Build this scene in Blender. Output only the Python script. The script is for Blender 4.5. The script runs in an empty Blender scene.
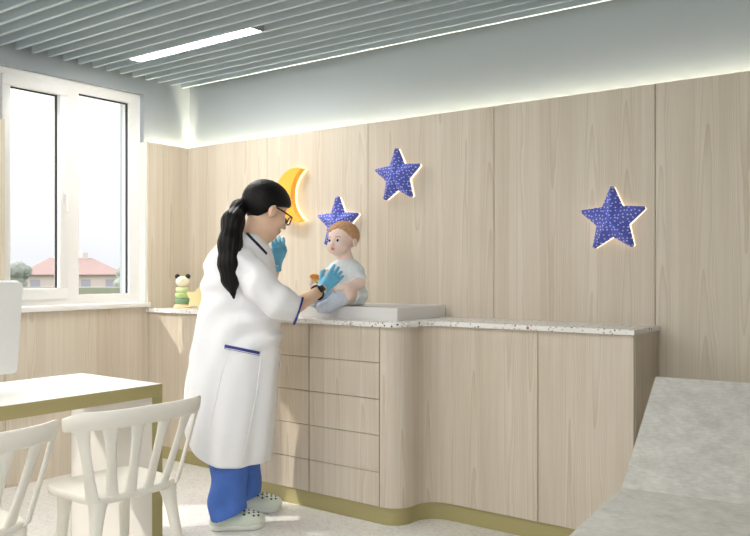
import bpy, bmesh, math, random
import numpy as np
from mathutils import Vector, Matrix
from mathutils.bvhtree import BVHTree

random.seed(7)
C = bpy.context.scene.collection
PI = math.pi

# ------------------------------------------------------------------ camera model (metres)
FPX, CAMZ, VH = 793.0, 1.2, 271.0
YAW = math.atan2(585, 793)
FW = Vector((-math.sin(YAW), math.cos(YAW), 0)); RT = Vector((math.cos(YAW), math.sin(YAW), 0))

# room planes
XW, YB = -4.24, 3.60          # faces of the wood cladding (window wall, star wall)
ZP = 2.038                    # top of the cladding
ZS = 2.45                     # underside of the slats
ZC = 0.958                    # worktop height

# ------------------------------------------------------------------ materials
def new_mat(name):
    m = bpy.data.materials.new(name); m.use_nodes = True
    nt = m.node_tree
    b = nt.nodes['Principled BSDF']
    return m, nt, b

def srgb(r, g, b):
    def f(c):
        c /= 255.0
        return c / 12.92 if c <= 0.04045 else ((c + 0.055) / 1.055) ** 2.4
    return (f(r), f(g), f(b), 1.0)

def plain(name, col, rough=0.5, metal=0.0, noise=0.0, nscale=40, sss=0.0, coat=0.0, bump=0.0, bscale=200):
    m, nt, b = new_mat(name)
    b.inputs['Base Color'].default_value = col
    b.inputs['Roughness'].default_value = rough
    b.inputs['Metallic'].default_value = metal
    if sss: 
        b.inputs['Subsurface Weight'].default_value = sss
        b.inputs['Subsurface Radius'].default_value = (0.02, 0.008, 0.004)
        b.inputs['Subsurface Scale'].default_value = 0.3
    if coat: b.inputs['Coat Weight'].default_value = coat
    N = nt.nodes; L = nt.links
    if noise:
        tc = N.new('ShaderNodeTexCoord'); nz = N.new('ShaderNodeTexNoise')
        nz.inputs['Scale'].default_value = nscale; nz.inputs['Detail'].default_value = 5
        L.new(tc.outputs['Object'], nz.inputs['Vector'])
        mr = N.new('ShaderNodeMapRange'); mr.inputs[1].default_value = .25; mr.inputs[2].default_value = .75
        mr.inputs[3].default_value = 1 - noise; mr.inputs[4].default_value = 1 + noise
        L.new(nz.outputs['Fac'], mr.inputs[0])
        mx = N.new('ShaderNodeVectorMath'); mx.operation = 'SCALE'
        mx.inputs[0].default_value = col[:3]; L.new(mr.outputs[0], mx.inputs['Scale'])
        L.new(mx.outputs[0], b.inputs['Base Color'])
    if bump:
        tc = N.new('ShaderNodeTexCoord'); nz = N.new('ShaderNodeTexNoise')
        nz.inputs['Scale'].default_value = bscale; nz.inputs['Detail'].default_value = 3
        L.new(tc.outputs['Object'], nz.inputs['Vector'])
        bp = N.new('ShaderNodeBump'); bp.inputs['Strength'].default_value = bump; bp.inputs['Distance'].default_value = 0.002
        L.new(nz.outputs['Fac'], bp.inputs['Height']); L.new(bp.outputs[0], b.inputs['Normal'])
    return m

def glow(name, col, strength, base=None):
    m, nt, b = new_mat(name)
    b.inputs['Base Color'].default_value = base or col
    b.inputs['Emission Color'].default_value = col
    b.inputs['Emission Strength'].default_value = strength
    return m

def wood(name, c_light, c_dark, seed=0.0, strip=0.165):
    """pale ash veneer: upright strips, cathedral figure and fine streaks"""
    m, nt, b = new_mat(name)
    N = nt.nodes; L = nt.links
    def math_(op, a, bb=None, c=None):
        n = N.new('ShaderNodeMath'); n.operation = op
        for i, v in enumerate((a, bb, c)):
            if v is None: continue
            if isinstance(v, (int, float)): n.inputs[i].default_value = v
            else: L.new(v, n.inputs[i])
        return n.outputs[0]
    geo = N.new('ShaderNodeNewGeometry'); sp = N.new('ShaderNodeSeparateXYZ')
    L.new(geo.outputs['Position'], sp.inputs[0])
    h = math_('ADD', sp.outputs[0], sp.outputs[1]); h = math_('ADD', h, 20.0 + seed)
    z = sp.outputs[2]
    q = math_('DIVIDE', h, strip)
    i = math_('FLOOR', q); v = math_('SUBTRACT', math_('FRACT', q), 0.5)
    wn = N.new('ShaderNodeTexWhiteNoise'); wn.noise_dimensions = '1D'; L.new(i, wn.inputs['W'])
    rs = N.new('ShaderNodeSeparateColor'); L.new(wn.outputs['Color'], rs.inputs[0])
    r1, r2, r3 = rs.outputs
    def noise(sh, sz, detail=4, off=None):
        cb = N.new('ShaderNodeCombineXYZ')
        L.new(math_('MULTIPLY', h, sh), cb.inputs[0]); L.new(math_('MULTIPLY', z, sz), cb.inputs[1])
        if off is not None: L.new(math_('MULTIPLY', off, 37.0), cb.inputs[2])
        n = N.new('ShaderNodeTexNoise'); n.inputs['Scale'].default_value = 1; n.inputs['Detail'].default_value = detail
        L.new(cb.outputs[0], n.inputs['Vector']); return n.outputs['Fac']
    big = noise(7, 1.3, 3, r1)
    vs = math_('ADD', v, math_('MULTIPLY', math_('SUBTRACT', big, .5), .35))
    vs = math_('ADD', vs, math_('MULTIPLY', math_('SUBTRACT', r3, .5), .4))
    g = math_('ADD', math_('MULTIPLY', z, math_('MULTIPLY', math_('SUBTRACT', r2, .45), 5.0)), math_('MULTIPLY', math_('MULTIPLY', vs, vs), 34.0))
    g = math_('ADD', g, math_('MULTIPLY', big, 3.0))
    ring = math_('FRACT', g)
    ring = math_('POWER', ring, 3.0)
    fine = noise(150, 3.0, 3, r2)
    mid = noise(26, 0.8, 4, r3)
    t = math_('MULTIPLY', r1, 0.30)
    t = math_('ADD', t, math_('MULTIPLY', ring, 0.42))
    t = math_('ADD', t, math_('MULTIPLY', math_('SUBTRACT', fine, .5), 0.38))
    t = math_('ADD', t, math_('MULTIPLY', math_('SUBTRACT', mid, .5), 0.62))
    t = math_('ADD', t, 0.22)
    cl = N.new('ShaderNodeClamp'); L.new(t, cl.inputs[0])
    mx = N.new('ShaderNodeMix'); mx.data_type = 'RGBA'
    mx.inputs[6].default_value = c_light; mx.inputs[7].default_value = c_dark
    L.new(cl.outputs[0], mx.inputs[0]); L.new(mx.outputs[2], b.inputs['Base Color'])
    b.inputs['Roughness'].default_value = 0.55
    return m

def terrazzo(name, base, chips, scale, amount, rough=0.25, contrast=1.0):
    m, nt, b = new_mat(name)
    N = nt.nodes; L = nt.links
    geo = N.new('ShaderNodeNewGeometry')
    col = None
    for k, (cc, sc, am) in enumerate(chips):
        vo = N.new('ShaderNodeTexVoronoi'); vo.inputs['Scale'].default_value = scale * sc
        L.new(geo.outputs['Position'], vo.inputs['Vector'])
        s = N.new('ShaderNodeSeparateColor'); L.new(vo.outputs['Color'], s.inputs[0])
        th = N.new('ShaderNodeMath'); th.operation = 'GREATER_THAN'; th.inputs[1].default_value = 1 - am * amount
        L.new(s.outputs[0], th.inputs[0])
        ds = N.new('ShaderNodeMath'); ds.operation = 'LESS_THAN'; ds.inputs[1].default_value = .45
        L.new(vo.outputs['Distance'], ds.inputs[0])
        mu = N.new('ShaderNodeMath'); mu.operation = 'MULTIPLY'; L.new(th.outputs[0], mu.inputs[0]); L.new(ds.outputs[0], mu.inputs[1])
        mc = N.new('ShaderNodeMath'); mc.operation = 'MULTIPLY'; mc.inputs[1].default_value = contrast; L.new(mu.outputs[0], mc.inputs[0])
        mx = N.new('ShaderNodeMix'); mx.data_type = 'RGBA'
        L.new(mc.outputs[0], mx.inputs[0])
        if col is None: mx.inputs[6].default_value = base
        else: L.new(col, mx.inputs[6])
        mx.inputs[7].default_value = cc
        col = mx.outputs[2]
    L.new(col, b.inputs['Base Color']); b.inputs['Roughness'].default_value = rough
    return m

def heather(name, c1, c2):
    """mottled grey upholstery"""
    m, nt, b = new_mat(name)
    N = nt.nodes; L = nt.links
    tc = N.new('ShaderNodeTexCoord')
    n1 = N.new('ShaderNodeTexNoise'); n1.inputs['Scale'].default_value = 14; n1.inputs['Detail'].default_value = 8; n1.inputs['Roughness'].default_value = .7
    mp = N.new('ShaderNodeMapping'); mp.inputs['Scale'].default_value = (40, 160, 60)
    n2 = N.new('ShaderNodeTexNoise'); n2.inputs['Scale'].default_value = 1; n2.inputs['Detail'].default_value = 3
    L.new(tc.outputs['Object'], n1.inputs['Vector']); L.new(tc.outputs['Object'], mp.inputs[0]); L.new(mp.outputs[0], n2.inputs['Vector'])
    ad = N.new('ShaderNodeMath'); ad.operation = 'MULTIPLY_ADD'; ad.inputs[1].default_value = .45
    L.new(n2.outputs['Fac'], ad.inputs[0]); 
    sc = N.new('ShaderNodeMath'); sc.operation = 'MULTIPLY'; sc.inputs[1].default_value = .75
    L.new(n1.outputs['Fac'], sc.inputs[0]); L.new(sc.outputs[0], ad.inputs[2])
    mr = N.new('ShaderNodeMapRange'); mr.inputs[1].default_value = .42; mr.inputs[2].default_value = .78
    L.new(ad.outputs[0], mr.inputs[0])
    mx = N.new('ShaderNodeMix'); mx.data_type = 'RGBA'; mx.inputs[6].default_value = c1; mx.inputs[7].default_value = c2
    L.new(mr.outputs[0], mx.inputs[0]); L.new(mx.outputs[2], b.inputs['Base Color'])
    b.inputs['Roughness'].default_value = .9
    return m

def dotted(name, base, dot, scale, thr):
    m, nt, b = new_mat(name)
    N = nt.nodes; L = nt.links
    tc = N.new('ShaderNodeTexCoord'); vo = N.new('ShaderNodeTexVoronoi'); vo.inputs['Scale'].default_value = scale
    vo.voronoi_dimensions = '2D'; vo.inputs['Randomness'].default_value = .55
    sp = N.new('ShaderNodeSeparateXYZ'); cb = N.new('ShaderNodeCombineXYZ')
    L.new(tc.outputs['Object'], sp.inputs[0]); L.new(sp.outputs[0], cb.inputs[0]); L.new(sp.outputs[2], cb.inputs[1])
    L.new(cb.outputs[0], vo.inputs['Vector'])
    lt = N.new('ShaderNodeMath'); lt.operation = 'LESS_THAN'; lt.inputs[1].default_value = thr
    L.new(vo.outputs['Distance'], lt.inputs[0])
    nz = N.new('ShaderNodeTexNoise'); nz.inputs['Scale'].default_value = 120; L.new(tc.outputs['Object'], nz.inputs['Vector'])
    m0 = N.new('ShaderNodeMix'); m0.data_type = 'RGBA'
    m0.inputs[6].default_value = tuple(c * .8 for c in base[:3]) + (1,); m0.inputs[7].default_value = tuple(min(1, c * 1.25) for c in base[:3]) + (1,)
    L.new(nz.outputs['Fac'], m0.inputs[0])
    mx = N.new('ShaderNodeMix'); mx.data_type = 'RGBA'; L.new(m0.outputs[2], mx.inputs[6]); mx.inputs[7].default_value = dot
    L.new(lt.outputs[0], mx.inputs[0]); L.new(mx.outputs[2], b.inputs['Base Color'])
    b.inputs['Roughness'].default_value = .7
    return m

M = {}
M['wood'] = wood('pale ash veneer', srgb(226, 216, 199), srgb(190, 175, 152))
M['wood_cab'] = wood('pale ash veneer on cabinets', srgb(226, 216, 199), srgb(188, 172, 149), 3.37, .15)
M['dark_gap'] = plain('dark joint', srgb(70, 60, 50), .9)
M['wall_grey'] = plain('blue grey wall paint', srgb(160, 168, 171), .8)
M['slat'] = plain('blue grey lacquered slat', srgb(188, 199, 205), .5)
M['ceiling'] = plain('dark grey ceiling', srgb(120, 128, 132), .8)
M['floor'] = terrazzo('light terrazzo floor', srgb(238, 236, 231), [(srgb(205, 203, 198), 1, .5), (srgb(214, 208, 198), 1.7, .5), (srgb(185, 184, 182), 2.3, .25)], 42, 1.0, .28, .35)
M['worktop'] = terrazzo('white terrazzo worktop', srgb(240, 238, 233), [(srgb(205, 200, 194), 1, .2), (srgb(165, 140, 125), .8, .055), (srgb(90, 86, 86), 1.2, .055), (srgb(210, 185, 165), 1.5, .08)], 75, 1.0, .25)
M['olive'] = plain('olive green lacquer', srgb(172, 161, 112), .45)
M['frame'] = plain('white window plastic', srgb(240, 239, 235), .35)
M['sill'] = plain('white stone sill', srgb(243, 241, 236), .3)
M['gasket'] = plain('black rubber gasket', srgb(22, 22, 24), .6)
M['white_lam'] = plain('white laminate', srgb(246, 245, 240), .35)
M['white_panel'] = plain('warm white panel', srgb(214, 210, 203), .5)
M['chair'] = plain('warm white moulded plastic', srgb(243, 239, 228), .4)
M['monitor'] = plain('white plastic casing', srgb(240, 239, 236), .4)
M['screen'] = plain('dark screen glass', srgb(20, 22, 26), .1)
M['couch'] = heather('grey heather upholstery', srgb(192, 189, 181), srgb(226, 223, 214))
M['couch_base'] = plain('white couch base', srgb(225, 223, 218), .5)
M['star'] = dotted('blue paper with white dots', srgb(96, 108, 210), srgb(220, 227, 252), 56, .19)
M['star_halo'] = glow('warm white star light', (1, .86, .66, 1), .7)
M['moon'] = glow('yellow moon shade', (1.0, .52, .06, 1), .14, srgb(238, 168, 58))
M['moon_halo'] = glow('warm moon light', (1, .78, .35, 1), 1.2)
M['tray'] = plain('white changing tray', srgb(232, 230, 227), .4)
M['pad'] = plain('light grey changing pad', srgb(216, 214, 212), .6)
M['skin'] = plain('skin', srgb(238, 200, 172), .5, sss=.15)
M['baby_skin'] = plain('baby skin', srgb(246, 219, 205), .5, sss=.15)
M['lip'] = plain('lip', srgb(214, 140, 134), .4)
M['hair'] = plain('black hair', srgb(13, 10, 11), .5)
M['hair'].node_tree.nodes['Principled BSDF'].inputs['Specular IOR Level'].default_value = .25
M['baby_hair'] = plain('light auburn hair', srgb(198, 152, 110), .6, noise=.25, nscale=60)
M['brow'] = plain('light brown brow', srgb(176, 132, 102), .7)
M['brow_dark'] = plain('dark brow', srgb(40, 30, 28), .7)
M['coat'] = plain('white cotton', srgb(251, 251, 253), .8, bump=.15, bscale=400)
M['navy'] = plain('navy blue trim', srgb(48, 58, 140), .7)
M['collar_navy'] = plain('dark navy trim', srgb(30, 34, 66), .7)
M['scrub'] = plain('royal blue scrub cotton', srgb(80, 120, 204), .8, noise=.06, nscale=30)
M['glove'] = plain('sky blue nitrile', srgb(110, 190, 226), .38)
M['clog'] = plain('pale green rubber', srgb(228, 236, 218), .5)
M['clog_sole'] = plain('cream rubber sole', srgb(243, 244, 234), .6)
M['black'] = plain('black plastic', srgb(20, 20, 22), .35)
M['watch'] = plain('dark watch', srgb(42, 44, 52), .35)
M['lens'] = plain('spectacle lens', srgb(235, 240, 242), .05)
M['eye_white'] = plain('eye white', srgb(240, 236, 232), .2)
M['iris'] = plain('dark blue iris', srgb(48, 54, 70), .2)
M['onesie'] = plain('pale mint cotton', srgb(236, 245, 247), .85, noise=.05, nscale=45)
M['lace'] = plain('white lace hem', srgb(246, 240, 240), .9)
M['sock'] = plain('pale lilac blue knit', srgb(216, 222, 234), .9, noise=.08, nscale=120)
M['toy_orange'] = plain('orange plastic', srgb(236, 150, 48), .4)
M['toy_yellow'] = plain('yellow plastic', srgb(243, 206, 84), .4)
M['toy_wood'] = plain('natural toy wood', srgb(228, 203, 163), .6, noise=.06, nscale=30)
M['toy_cream'] = plain('cream painted wood', srgb(238, 229, 203), .5)
M['g1'] = plain('pale green paint', srgb(198, 208, 156), .5)
M['g2'] = plain('light green paint', srgb(168, 189, 124), .5)
M['g3'] = plain('mid green paint', srgb(112, 144, 108), .5)
M['toy_star'] = plain('pale yellow painted wood', srgb(226, 214, 160), .6)
M['lamp'] = glow('lamp diffuser', (1, .98, .95, 1), 30.0)
M['lamp_body'] = plain('grey lamp housing', srgb(150, 156, 158), .5)
M['led'] = glow('warm led strip', (1, .89, .69, 1), 75.0)
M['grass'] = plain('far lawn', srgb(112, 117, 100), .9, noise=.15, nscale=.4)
M['roof'] = plain('haze-muted red roof tiles', srgb(120, 100, 96), .8, noise=.08, nscale=1.2)  # red greyed to put the distant haze into the tile colour
M['house'] = plain('haze-muted house render', srgb(170, 160, 155), .9)  # haze of the distance is mixed into this wall colour too
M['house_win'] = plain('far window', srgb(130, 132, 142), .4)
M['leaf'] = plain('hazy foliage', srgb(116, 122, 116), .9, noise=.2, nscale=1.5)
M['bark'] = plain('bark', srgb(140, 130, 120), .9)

m, nt, b = new_mat('window glass')
tr = nt.nodes.new('ShaderNodeBsdfTransparent'); gl = nt.nodes.new('ShaderNodeBsdfGlossy'); gl.inputs['Roughness'].default_value = .02
mxs = nt.nodes.new('ShaderNodeMixShader'); mxs.inputs[0].default_value = .012
nt.links.new(tr.outputs[0], mxs.inputs[1]); nt.links.new(gl.outputs[0], mxs.inputs[2])
nt.links.new(mxs.outputs[0], nt.nodes['Material Output'].inputs['Surface'])
M['glass'] = m

# ------------------------------------------------------------------ mesh helpers
def link(name, me, mat, parent=None, smooth=False, angle=None):
    o = bpy.data.objects.new(name, me); C.objects.link(o)
    if mat is not None:
        for mm in (mat if isinstance(mat, (list, tuple)) else [mat]): me.materials.append(mm)
    if parent is not None: o.parent = parent
    if smooth:
        for p in me.polygons: p.use_smooth = True
        if angle is not None: me.set_sharp_from_angle(angle=math.radians(angle))
    return o

def obj(name, bm, mat, parent=None, smooth=False, bevel=0.0, seg=2, angle=35):
    if bevel:
        es = [e for e in bm.edges if len(e.link_faces) == 2 and e.calc_face_angle(0) > .6]
        bmesh.ops.bevel(bm, geom=es, offset=bevel, segments=seg, profile=.5, affect='EDGES', clamp_overlap=True)
    bmesh.ops.recalc_face_normals(bm, faces=bm.faces)
    me = bpy.data.meshes.new(name); bm.to_mesh(me); bm.free()
    return link(name, me, mat, parent, smooth or bevel > 0, angle)

def empty(name, loc, rz=0.0):
    o = bpy.data.objects.new(name, None); C.objects.link(o)
    o.location = loc; o.rotation_euler = (0, 0, rz); o.empty_display_size = .1
    return o

def tag(o, label, cat, group=None):
    o['label'] = label; o['category'] = cat
    if group: o['group'] = group
    return o

def struct(o):
    o['kind'] = 'structure'; return o

def box(bm, x0, x1, y0, y1, z0, z1):
    vs = [bm.verts.new((x, y, z)) for x in (x0, x1) for y in (y0, y1) for z in (z0, z1)]
    for f in ((0, 1, 3, 2), (4, 6, 7, 5), (0, 4, 5, 1), (2, 3, 7, 6), (0, 2, 6, 4), (1, 5, 7, 3)):
        bm.faces.new([vs[i] for i in f])

def bx(*a):
    bm = bmesh.new(); box(bm, *a); return bm

def prism(pts, a0, a1, axis='z', bm=None):
    """extrude a 2-D outline between a0 and a1 along an axis"""
    bm = bm or bmesh.new()
    def P(p, a):
        return {'z': (p[0], p[1], a), 'y': (p[0], a, p[1]), 'x': (a, p[0], p[1])}[axis]
    lo = [bm.verts.new(P(p, a0)) for p in pts]; hi = [bm.verts.new(P(p, a1)) for p in pts]
    n = len(pts)
    bm.faces.new(lo); bm.faces.new(hi)
    for i in range(n): bm.faces.new((lo[i], lo[(i + 1) % n], hi[(i + 1) % n], hi[i]))
    return bm

def lathe(prof, seg=28, bm=None, c=(0, 0, 0)):
    bm = bm or bmesh.new(); rings = []
    for r, z in prof:
        if r < 1e-6: rings.append([bm.verts.new((c[0], c[1], c[2] + z))])
        else: rings.append([bm.verts.new((c[0] + r * math.cos(2 * PI * k / seg), c[1] + r * math.sin(2 * PI * k / seg), c[2] + z)) for k in range(seg)])
    for a, b_ in zip(rings, rings[1:]):
        for k in range(seg):
            k2 = (k + 1) % seg
            if len(a) == 1 and len(b_) == 1: continue
            if len(a) == 1: bm.faces.new((a[0], b_[k], b_[k2]))
            elif len(b_) == 1: bm.faces.new((a[k], b_[0], a[k2]))
            else: bm.faces.new((a[k], b_[k], b_[k2], a[k2]))
    for r_ in (rings[0], rings[-1]):
        if len(r_) > 1: bm.faces.new(r_)
    return bm

def tube(pts, rad, seg=8, bm=None, closed=False, flat=None):
    """swept tube; rad may be a list; flat=(w,h) scales the section"""
    bm = bm or bmesh.new(); pts = [Vector(p) for p in pts]; n = len(pts)
    rads = rad if isinstance(rad, (list, tuple)) else [rad] * n
    rings = []; ref = None
    for i, p in enumerate(pts):
        a = pts[(i - 1) % n] if (closed or i > 0) else p
        b_ = pts[(i + 1) % n] if (closed or i < n - 1) else p
        t = (b_ - a).normalized()
        if ref is None:
            ref = Vector((0, 0, 1)) if abs(t.z) < .9 else Vector((1, 0, 0))
        u = t.cross(ref); u.normalize(); w = u.cross(t).normalized(); ref = w
        fx, fy = flat or (1, 1)
        rings.append([bm.verts.new(p + (u * math.cos(2 * PI * k / seg) * fx + w * math.sin(2 * PI * k / seg) * fy) * rads[i]) for k in range(seg)])
    m_ = n if closed else n - 1
    for i in range(m_):
        A, B = rings[i], rings[(i + 1) % n]
        for k in range(seg): bm.faces.new((A[k], A[(k + 1) % seg], B[(k + 1) % seg], B[k]))
    if not closed:
        bm.faces.new(rings[0]); bm.faces.new(rings[-1])
    return bm

def spline(pts, n=8):
    """Catmull-Rom through points"""
    P = [Vector(p) for p in pts]; P = [P[0] * 2 - P[1]] + P + [P[-1] * 2 - P[-2]]
    out = []
    for i in range(1, len(P) - 2):
        for k in range(n):
            t = k / n; a, b_, c, d = P[i - 1], P[i], P[i + 1], P[i + 2]
            out.append(.5 * ((2 * b_) + (-a + c) * t + (2 * a - 5 * b_ + 4 * c - d) * t * t + (-a + 3 * b_ - 3 * c + d) * t ** 3))
    out.append(P[-2]); return out

# ------------------------------------------------------------------ smooth-surface modelling (signed distance -> mesh)
def ell(P, c, r):
    q = (P - np.array(c)) / np.array(r)
    k0 = np.linalg.norm(q, axis=-1); k1 = np.linalg.norm(q / np.array(r), axis=-1) + 1e-9
    return k0 * (k0 - 1) / k1

def cap(P, a, b_, ra, rb):
    a = np.array(a, float); b_ = np.array(b_, float); ab = b_ - a
    h = np.clip(((P - a) @ ab) / (ab @ ab), 0, 1)
    return np.linalg.norm(P - a - h[..., None] * ab, axis=-1) - (ra + (rb - ra) * h)

def chain(P, pts, rads, k=0.01):
    d = None
    for i in range(len(pts) - 1):
        e = cap(P, pts[i], pts[i + 1], rads[i], rads[i + 1]); d = e if d is None else smin(d, e, k)
    return d

def smin(a, b_, k):
    h = np.clip(.5 + .5 * (b_ - a) / k, 0, 1)
    return b_ + (a - b_) * h - k * h * (1 - h)

def smax(a, b_, k): return -smin(-a, -b_, k)

def sdf_mesh(name, fn, lo, hi, h):
    lo = np.array(lo, float); hi = np.array(hi, float)
    n = np.ceil((hi - lo) / h).astype(int) + 1
    ax = [lo[i] + h * np.arange(n[i]) for i in range(3)]
    V = np.empty(n, np.float32)
    for i in range(0, n[0], 16):
        g = np.stack(np.meshgrid(ax[0][i:i + 16], ax[1], ax[2], indexing='ij'), -1)
        V[i:i + 16] = fn(g)
    V[[0, -1]] = np.maximum(V[[0, -1]], 1e-3); V[:, [0, -1]] = np.maximum(V[:, [0, -1]], 1e-3); V[:, :, [0, -1]] = np.maximum(V[:, :, [0, -1]], 1e-3)
    S = V < 0
    m_ = n - 1
    acc = np.zeros(tuple(m_) + (3,), np.float32); cnt = np.zeros(tuple(m_), np.float32)
    corners = [(i, j, k) for i in (0, 1) for j in (0, 1) for k in (0, 1)]
    def sub(A, c): return A[c[0]:c[0] + m_[0], c[1]:c[1] + m_[1], c[2]:c[2] + m_[2]]
    for a in corners:
        for ax_ in range(3):
            if a[ax_]: continue
            b_ = list(a); b_[ax_] = 1
            va, vb = sub(V, a), sub(V, b_)
            x = (va < 0) != (vb < 0)
            t = np.where(x, va / np.where(x, va - vb, 1), 0)
            p = np.zeros(tuple(m_) + (3,), np.float32); p[...] = a; p[..., ax_] += t
            acc += p * x[..., None]; cnt += x
    act = cnt > 0
    idx = -np.ones(tuple(m_), int); idx[act] = np.arange(act.sum())
    base = np.argwhere(act)
    verts = lo + h * (base + acc[act] / cnt[act][:, None])
    faces = []
    for ax_ in range(3):
        u, w = (ax_ + 1) % 3, (ax_ + 2) % 3
        sl0 = [slice(1, -1)] * 3; sl1 = [slice(1, -1)] * 3
        sl0[ax_] = slice(0, -1); sl1[ax_] = slice(1, None)
        A = S[tuple(sl0)]; B = S[tuple(sl1)]
        e = np.argwhere(A != B)
        if not len(e): continue
        fl = A[tuple(e.T)]
        e = e.copy(); off = np.ones(3, int); off[ax_] = 0; e += off
        eu = np.zeros(3, int); eu[u] = 1; ew = np.zeros(3, int); ew[w] = 1
        q = [idx[tuple((e - eu - ew).T)], idx[tuple((e - ew).T)], idx[tuple(e.T)], idx[tuple((e - eu).T)]]
        q = np.stack(q, 1); q[~fl] = q[~fl][:, ::-1]
        faces.append(q)
    F = np.concatenate(faces) if faces else np.zeros((0, 4), int)
    F = F[(F >= 0).all(1)]
    me = bpy.data.meshes.new(name)
    me.from_pydata(verts.tolist(), [], F.tolist())
    me.update()
    return me

def rot_to(fwd, up=(0, 0, 1)):
    """rows: forward, left, up -> world axes"""
    f = Vector(fwd).normalized(); l = Vector(up).cross(f).normalized(); u = f.cross(l)
    return np.array([f[:], l[:], u[:]])

# ================================================================== SETTING
# floor, ceiling
struct(obj('floor', bx(-4.6, 3.2, -3.6, 3.75, -.1, 0), M['floor']))
struct(obj('ceiling', bx(-4.6, 3.2, -3.6, 3.75, 2.64, 2.72), M['ceiling']))
# star wall (plain part behind the cladding)
struct(obj('wall_back', bx(-4.6, 3.2, YB + .052, YB + .25, 0, 2.64), M['wall_grey']))
# window wall with two openings
WY0, WY1, WZ0, WZ1 = 2.29, 3.266, .967, 2.35
W2Y0, W2Y1 = .20, 1.72
XU = XW - .045
bm = bmesh.new()
ys = [-3.6, W2Y0, W2Y1, WY0, WY1, YB + .06]
for a, b_ in ((0, 1), (2, 3), (4, 5)): box(bm, XU - .25, XU, ys[a], ys[b_], 0, 2.64)
for a, b_ in ((1, 2), (3, 4)):
    box(bm, XU - .25, XU, ys[a], ys[b_], 0, WZ0); box(bm, XU - .25, XU, ys[a], ys[b_], WZ1, 2.64)
struct(obj('wall_left', bm, M['wall_grey']))

# plain wall on the far right, behind the couch side
struct(obj('wall_right', bx(2.9, 3.1, -3.6, YB + .25, 0, 2.64), M['wall_grey']))

# wood cladding: panels 0.8 m wide with fine shadow joints
nt_ = 0
def trim(bm, mat, bev=0.0):
    global nt_
    nt_ += 1
    return struct(obj('trim_%d' % nt_, bm, mat, bevel=bev, seg=1))
joints = [XW - .0155, -3.497, -2.705, -1.905, -1.098, -.298, .502, 1.302, 2.102, 2.9]
for a, b_ in zip(joints, joints[1:]):
    trim(bx(a + .0018, b_ - .0018, YB, YB + .014, 0, ZP), M['wood'])
trim(bx(XW, 2.9, YB + .0135, YB + .016, 0, ZP - .004), M['dark_gap'])
# window wall cladding
trim(bx(XW - .014, XW, WY1, YB - .001, 0, ZP), M['wood'])
yj = [WY1, WY0 + .02, 1.72, .96, .20, -.5, -1.3, -2.1, -3.6]
for k, (a, b_) in enumerate(zip(yj, yj[1:])):
    top = WZ0 if (k == 0 or k in (2, 3)) else ZP
    trim(bx(XW - .014, XW, b_ + .0018, a - .0018, 0, top), M['wood'])
trim(bx(XW - .016, XW - .0135, -3.6, WY1, 0, WZ0 - .01), M['dark_gap'])
# backing of the light slot (closes the slot below the strips)
trim(bx(XW - .03, 2.9, YB + .016, YB + .052, 1.93, 1.94), M['lamp_body'])
trim(bx(XU, XW - .016, WY1 + .004, YB + .05, 1.93, 1.94), M['lamp_body'])
# light strips down in the slot behind the cladding
struct(obj('trim_40', bx(XW - .04, 2.88, YB + .026, YB + .044, 1.941, 1.946), M['led']))
struct(obj('trim_41', bx(XU + .006, XW - .019, WY1 + .01, YB + .045, 1.941, 1.946), M['led']))
# cream lining of the window reveal beside the cladding
trim(bx(XW - .083, XW - .0145, WY1 - .012, WY1 + .003, WZ0 + .033, ZP), M['frame'])

def make_window(name, y0, y1, split, sash_left=True):
    XF = -4.322
    root = struct(empty(name, (XF, (y0 + y1) / 2, WZ0)))
    ox, oy, oz = root.location
    def P(nm, bm, mat, parent=root, bevel=0.0):
        bmesh.ops.translate(bm, verts=bm.verts, vec=(-ox, -oy, -oz))
        return obj(nm, bm, mat, parent, bevel=bevel)
    zb, zt = WZ0 + .032, WZ1
    fr = bmesh.new()
    gl = (y0 + .089, split - .066, 1.099, 2.249); gr = (split + .067, y1 - .083, 1.057, 2.285)
    def ring(bm, o, i, x0, x1):
        box(bm, x0, x1, o[0], o[1], o[2], i[2]); box(bm, x0, x1, o[0], o[1], i[3], o[3])
        box(bm, x0, x1, o[0], i[0], i[2], i[3]); box(bm, x0, x1, i[1], o[1], i[2], i[3])
    ring(fr, (split - .0, y1, zb, zt), gr, XF - .07, XF)
    ring(fr, (y0, split, zb, zt), (y0 + .045, split - .02, zb + .04, zt - .045), XF - .07, XF)
    P('window_frame', fr, M['frame'])
    sa = bmesh.new(); ring(sa, (y0 + .04, split - .012, zb + .034, zt - .038), gl, XF - .05, XF + .014)
    P('sash', sa, M['frame'], bevel=.004)
    for g in (gl, gr):
        gk = bmesh.new(); ring(gk, (g[0] - .004, g[1] + .004, g[2] - .004, g[3] + .004), (g[0] + .001, g[1] - .005, g[2] + .001, g[3] - .006), XF - .036, XF - .018)
        P('gasket', gk, M['gasket'])
        P('pane', bx(XF - .032, XF - .026, g[0] - .003, g[1] + .003, g[2] - .003, g[3] + .003), M['glass'])
    hb = bmesh.new()
    box(hb, XF + .0141, XF + .022, split - .045, split - .021, 1.60, 1.68); box(hb, XF + .022, XF + .05, split - .038, split - .028, 1.655, 1.667)
    box(hb, XF + .044, XF + .056, split - .042, split - .024, 1.55, 1.67)
    P('handle', hb, M['frame'], bevel=.003)
    P('window_sill', bx(XF - .02, XW + .028, y0, y1 + .003, WZ0 + .0005, WZ0 + .032), M['sill'], bevel=.004)
    return root
make_window('window_1', WY0, WY1, 2.75)
make_window('window_2', W2Y0, W2Y1, 1.04)

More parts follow.
